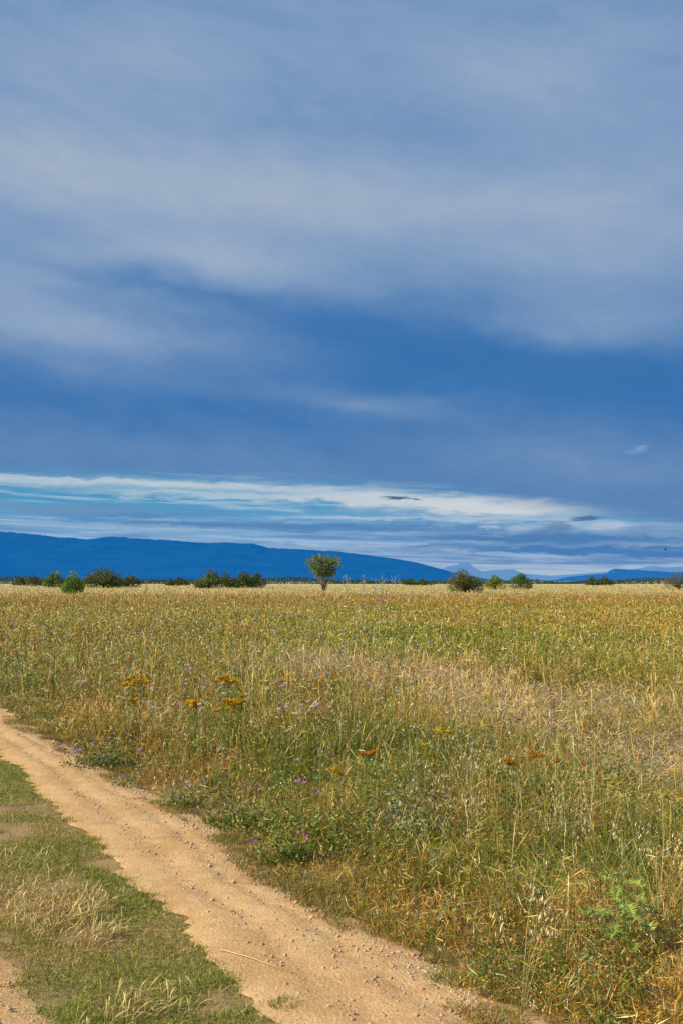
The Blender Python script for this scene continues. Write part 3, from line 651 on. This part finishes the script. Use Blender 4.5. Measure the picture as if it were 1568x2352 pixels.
# ------------------------------------------------------------------ trees
def tree(name, label, cat, u0, u1, vtop, d, cols, n, leaf, lobes, bottom=0.0, group=None, trunk=(.12, .10, .07), seed=0, limbs=6):
    r_ = np.random.default_rng(seed + int(u0)); uc = (u0+u1)/2; b = atd(uc, 1335, d); top = atd(uc, vtop, d)[2]; wd = (u1-u0)/F*d*1.08
    t = thing(name, label, cat, (b[0], d, 0), group); GT = Geo(); GC = Geo(); n = int(n*1.6)
    rx = wd/2; ng = max(3, lobes//3); pk = r_.uniform(-.35, .35)
    for i in range(lobes + ng):
        if i < lobes:
            a_ = 2.4*i + r_.uniform(-.5, .5); q = ((i+.5)/lobes)**.5; cx_ = math.cos(a_)*q
            lr = np.array([rx*r_.uniform(.24, .44), rx*r_.uniform(.24, .44), top*r_.uniform(.14, .30)])
            dome = math.sqrt(max(0, 1 - (min(1, abs(cx_-pk*.6))*.86)**2)) * top * r_.uniform(.82, 1.0)
            lc = np.array([cx_*rx*.74, math.sin(a_)*q*rx*.5, max(lr[2], dome*r_.uniform(.6, 1.0) - lr[2])])
            if i == 0: lc[:] = (pk*rx, 0, top - lr[2])
        else:
            f = (i - lobes + .5)/ng*2 - 1; lr = np.array([rx*.38, rx*.3, top*.24]); lc = np.array([f*rx*.72, r_.normal(0, .2)*rx, top*.22])
        m = n // lobes; dd = r_.normal(size=(m, 3)); dd /= np.linalg.norm(dd, axis=1)[:, None]; rr = r_.uniform(.5, 1.18, m)[:, None]
        pts = lc + dd*lr*rr; pts = pts[pts[:, 2] > .05]; m = len(pts); ci = np.array(cols)[r_.integers(0, len(cols), m)]*r_.uniform(.65, 1.2)*1.3
        diamonds(GC, pts, r_.uniform(.6, 1.2, m)*leaf, .6, ci*r_.uniform(.75, 1.25, m)[:, None])
        if i < limbs: tube(GT, [(0, 0, top*.12), np.array([lc[0]*.4, lc[1]*.4, lc[2]*.55]), lc], [wd*.012+.02, wd*.008+.012, .012], trunk, 4)
    tube(GT, [(0, 0, 0), (0, 0, top*.2), (0, 0, top*.5)], [wd*.02+.03, wd*.016+.02, .03], trunk, 6)
    GT.build('trunk', M_bark, t); GC.build('crown', M_leaf, t); return t
DG = [(.045, .07, .02), (.07, .10, .02), (.12, .14, .03)]; BG = [(.14, .26, .03), (.20, .32, .04), (.09, .17, .03)]; OG = [(.12, .14, .04), (.18, .18, .06), (.07, .09, .03)]
g_ = 'trees and bushes along the horizon'
tree('bush', 'bright green round bush in front of the wide dark trees at the left', 'bush', 143, 197, 1312, 125, BG, 3200, .085, 11, 0, g_)
tree('tree', 'widest dark rounded tree behind the bright bush at the left', 'tree', 186, 292, 1301, 240, DG, 3800, .17, 17, 0, g_)
tree('tree', 'low dark tree touching the right side of the widest tree', 'tree', 262, 326, 1320, 260, DG, 1300, .17, 9, 0, g_)
tree('tree', 'mid green tree left of the bright bush', 'tree', 96, 150, 1311, 250, [(.10, .16, .03), (.06, .10, .02), (.15, .2, .05)], 1500, .17, 9, 0, g_)
tree('tree', 'far dark tree left of the mid green tree', 'tree', 58, 108, 1320, 330, DG, 900, .20, 8, 0, g_)
tree('tree', 'far low dark tree second from the left edge', 'tree', 26, 70, 1325, 360, DG, 700, .20, 7, 0, g_)
tree('tree', 'green-topped rounded tree, left of the pair at the middle left', 'tree', 446, 516, 1304, 220, [(.06, .10, .02), (.11, .14, .03), (.15, .17, .04)], 2800, .15, 13, 0, g_)
tree('tree', 'dark tree at the left end of the low row beside the rounded tree', 'tree', 504, 554, 1315, 230, DG, 1400, .15, 9, 0, g_)
tree('tree', 'dark tree in the middle of the low row', 'tree', 530, 588, 1311, 235, DG, 1700, .15, 10, 0, g_)
tree('tree', 'dark tree at the right end of the low row', 'tree', 564, 614, 1316, 240, DG, 1300, .15, 8, 0, g_)
tree('tree', 'small far dark tree left of the rounded tree', 'tree', 400, 436, 1324, 350, DG, 600, .20, 6, 0, g_)
tree('tree', 'tiny far dark tree just right of the widest tree group', 'tree', 380, 410, 1328, 350, DG, 400, .2, 5, 0, g_)
tree('tree', 'far dark tree halfway between the lone tree and the twiggy bush', 'tree', 922, 962, 1326, 380, DG, 600, .22, 7, 0, g_)
tree('tree', 'small far dark tree just left of the twiggy bush', 'tree', 952, 994, 1328, 380, DG, 500, .22, 6, 0, g_)
tb = tree('bush', 'loose twiggy grey-green bush right of the centre', 'bush', 1024, 1110, 1304, 140, OG, 3000, .10, 16, 0, g_, limbs=12)
G = Geo()
for i in range(26):
    a_ = rng.uniform(-1, 1); z1 = atd(1068, 1297 + rng.uniform(0, 10) + 12*a_*a_, 140)[2]; tube(G, [(a_*1.2, 0, 1.2), (a_*2.2, rng.normal(0, .3), z1)], [.02, .008], (.14, .12, .06), 3)
G.build('twigs', M_bark, tb)
tree('bush', 'low yellowish green bush just right of the twiggy bush', 'bush', 1108, 1162, 1319, 190, [(.20, .24, .05), (.13, .17, .03)], 1100, .13, 9, 0, g_)
tree('bush', 'dark green bush, second to the right of the twiggy bush', 'bush', 1168, 1221, 1316, 200, [(.06, .12, .03), (.10, .17, .04)], 1400, .13, 9, 0, g_)
tree('tree', 'far dark tree in front of the flat-topped hill', 'tree', 1340, 1378, 1325, 380, DG, 600, .22, 7, 0, g_)
tree('tree', 'far dark tree right beside the one before the flat-topped hill', 'tree', 1368, 1408, 1323, 380, DG, 600, .22, 7, 0, g_)
tree('bush', 'brownish bare bush at the right edge of the picture', 'bush', 1518, 1600, 1311, 190, [(.14, .12, .09), (.10, .09, .07)], 1200, .10, 11, 0, g_, limbs=10)
# lone tree: vase of limbs over thin stems
d = 100.0; b = atd(744, 1335, d); top = atd(744, 1273, d)[2]
t = thing('tree', 'lone small tree with a fan-shaped crown standing in the meadow left of centre', 'tree', (b[0], d, 0), g_)
GT = Geo(); GC = Geo(); bk = (.34, .29, .22)
for (sx, lean) in ((0, .0), (.12, .22), (-.12, -.24)):
    tube(GT, [(sx, 0, 0), (sx + lean*.3, 0, .6), (sx*.3 + lean, 0, 1.7)], [.045, .04, .03], bk, 6)
rr = np.random.default_rng(3)
for i in range(23):
    f = -1 + 2*i/22 + rr.normal(0, .04); e = np.array([f*1.70, rr.normal(0, .5), top - .40*f*f - rr.uniform(0, .5)]); s = np.array([f*.10, 0, rr.uniform(.6, 1.2)])
    m = np.array([f*.66, e[1]*.4, 1.9 + rr.normal(0, .15)])
    tube(GT, [s, m, e*.97], [.032, .02, .01], bk, 4)
    for k in range(16):
        q = rr.uniform(.15, 1.02); c = m*(1-q)+e*q + rr.normal(0, .14, 3)
        m_ = 17; diamonds(GC, c + rr.normal(0, .11, (m_, 3)), rr.uniform(.035, .085, m_), .65, np.array([(.22, .32, .03), (.32, .40, .05), (.09, .14, .02)])[rr.integers(0, 3, m_)]*rr.uniform(.65, 1.25))
GT.build('trunk', M_bark, t); GC.build('crown', M_leaf, t)
G = Geo(); n = 40000; x = rng.uniform(-330, 330, n); y = 560 + rng.uniform(-14, 14, n); hh = .6 + 4.2*fb(x, x*0, .022, 5)**1.5 + 1.0*vn(x, x*0, .17, 6) + .5*vn(x, x*0, .6, 8)
diamonds(G, np.stack([x, y, hh*rng.random(n)], 1), rng.uniform(.25, .5, n), .7, np.array([.045, .075, .045])*shade(n, .6, 1.4))
stuff(G.build('far_woodland', M_leaf), 'thin dark line of far woodland along the horizon', 'trees')

# ------------------------------------------------------------------ hills
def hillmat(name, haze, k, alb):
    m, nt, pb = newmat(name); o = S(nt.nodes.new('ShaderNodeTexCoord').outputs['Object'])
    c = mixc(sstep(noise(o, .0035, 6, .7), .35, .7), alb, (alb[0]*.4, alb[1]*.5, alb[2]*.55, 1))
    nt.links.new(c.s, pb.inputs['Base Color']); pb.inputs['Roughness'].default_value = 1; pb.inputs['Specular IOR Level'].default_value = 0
    em = nt.nodes.new('ShaderNodeEmission'); em.inputs[0].default_value = haze; mx = nt.nodes.new('ShaderNodeMixShader'); mx.inputs[0].default_value = k  # air haze painted in: a blue glow mixed over the hill surface
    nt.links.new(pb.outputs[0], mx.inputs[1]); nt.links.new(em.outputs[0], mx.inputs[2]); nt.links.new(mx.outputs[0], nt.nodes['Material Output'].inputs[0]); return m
def hill(name, prof, d, mat, depth, rough=.05, seed=0):
    us = np.linspace(prof[0][0], prof[-1][0], 700); vsn = np.interp(us, [a for a, _ in prof], [b for _, b in prof])
    xs = (us - CX)/F*d; zr = (1335 - vsn)/F*d + H; ny = 26; V_ = []
    for j in range(ny):
        t = j/(ny-1); yy = d - depth*(1-t/.8) if t < .8 else d + (t-.8)*5*depth*.3
        tt = max(0, 1-abs((t-.8)/.8) if t < .8 else 1-(t-.8)/.2)
        g = fb(xs/d*22, xs*0+j*.30, 1.0, seed); zz = zr*(tt**.8)*(1 - .30*g*(1-tt))
        zz = zz + (fb(xs/d*160, xs*0, 1, seed)-.5)*zr*rough*tt
        V_ += np.stack([xs, xs*0+yy, zz-2], 1).tolist()
    nx = len(xs); f = [(j*nx+i, j*nx+i+1, (j+1)*nx+i+1, (j+1)*nx+i) for j in range(ny-1) for i in range(nx-1)]
    me = bpy.data.meshes.new(name); me.from_pydata(V_, [], f); me.materials.append(mat); me.polygons.foreach_set('use_smooth', [True]*len(f))
    o = bpy.data.objects.new(name, me); COL.objects.link(o); o['kind'] = 'structure'
mh1 = hillmat('ridge_painted_haze', hexlin('#0c66b0'), .76, (.03, .14, .27, 1)); mh2 = hillmat('right_hill_painted_haze', hexlin('#2471ba'), .84, (.04, .15, .28, 1)); mh3 = hillmat('far_hill_painted_haze', hexlin('#6698cb'), .93, (.1, .2, .3, 1))  # glow and bluish base colours both stand in for distant air haze
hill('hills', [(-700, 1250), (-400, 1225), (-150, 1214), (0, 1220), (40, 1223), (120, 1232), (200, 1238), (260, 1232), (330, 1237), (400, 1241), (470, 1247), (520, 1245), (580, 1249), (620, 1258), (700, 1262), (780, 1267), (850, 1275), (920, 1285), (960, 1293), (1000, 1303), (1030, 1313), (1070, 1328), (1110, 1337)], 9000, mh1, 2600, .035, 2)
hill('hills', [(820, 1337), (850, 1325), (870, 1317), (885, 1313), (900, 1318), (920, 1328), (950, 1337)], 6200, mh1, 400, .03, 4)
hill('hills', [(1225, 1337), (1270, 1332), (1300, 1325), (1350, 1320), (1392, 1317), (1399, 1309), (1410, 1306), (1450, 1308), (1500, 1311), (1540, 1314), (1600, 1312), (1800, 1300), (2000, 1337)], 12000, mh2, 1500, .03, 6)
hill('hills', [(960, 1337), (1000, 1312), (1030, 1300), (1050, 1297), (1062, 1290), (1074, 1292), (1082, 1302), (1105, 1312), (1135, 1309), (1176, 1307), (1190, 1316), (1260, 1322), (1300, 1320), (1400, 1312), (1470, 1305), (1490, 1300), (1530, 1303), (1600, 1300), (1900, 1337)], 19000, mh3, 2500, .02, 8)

# flying insect low in the sky
q = atd(1527, 1262, 3.0); t = thing('flying_insect', 'tiny dark flying insect low in the sky at the right', 'insect', tuple(q))
G = Geo(); tube(G, [(-.005, 0, 0), (-.003, 0, .0005), (0, 0, .001), (.003, 0, 0), (.0045, 0, -.001)], [.0006, .0018, .0022, .0016, .0006], (.05, .04, .03), 8); G.build('body', M_bark, t, True)
for s_ in (-1, 1):
    g = Geo(); g.add([(0, 0, .002), (.002, s_*.003, .005), (-.001, s_*.006, .007), (-.003, s_*.004, .005)], [(0, 1, 2), (0, 2, 3)], (.25, .25, .25)); g.build('wing', M_petal, t)
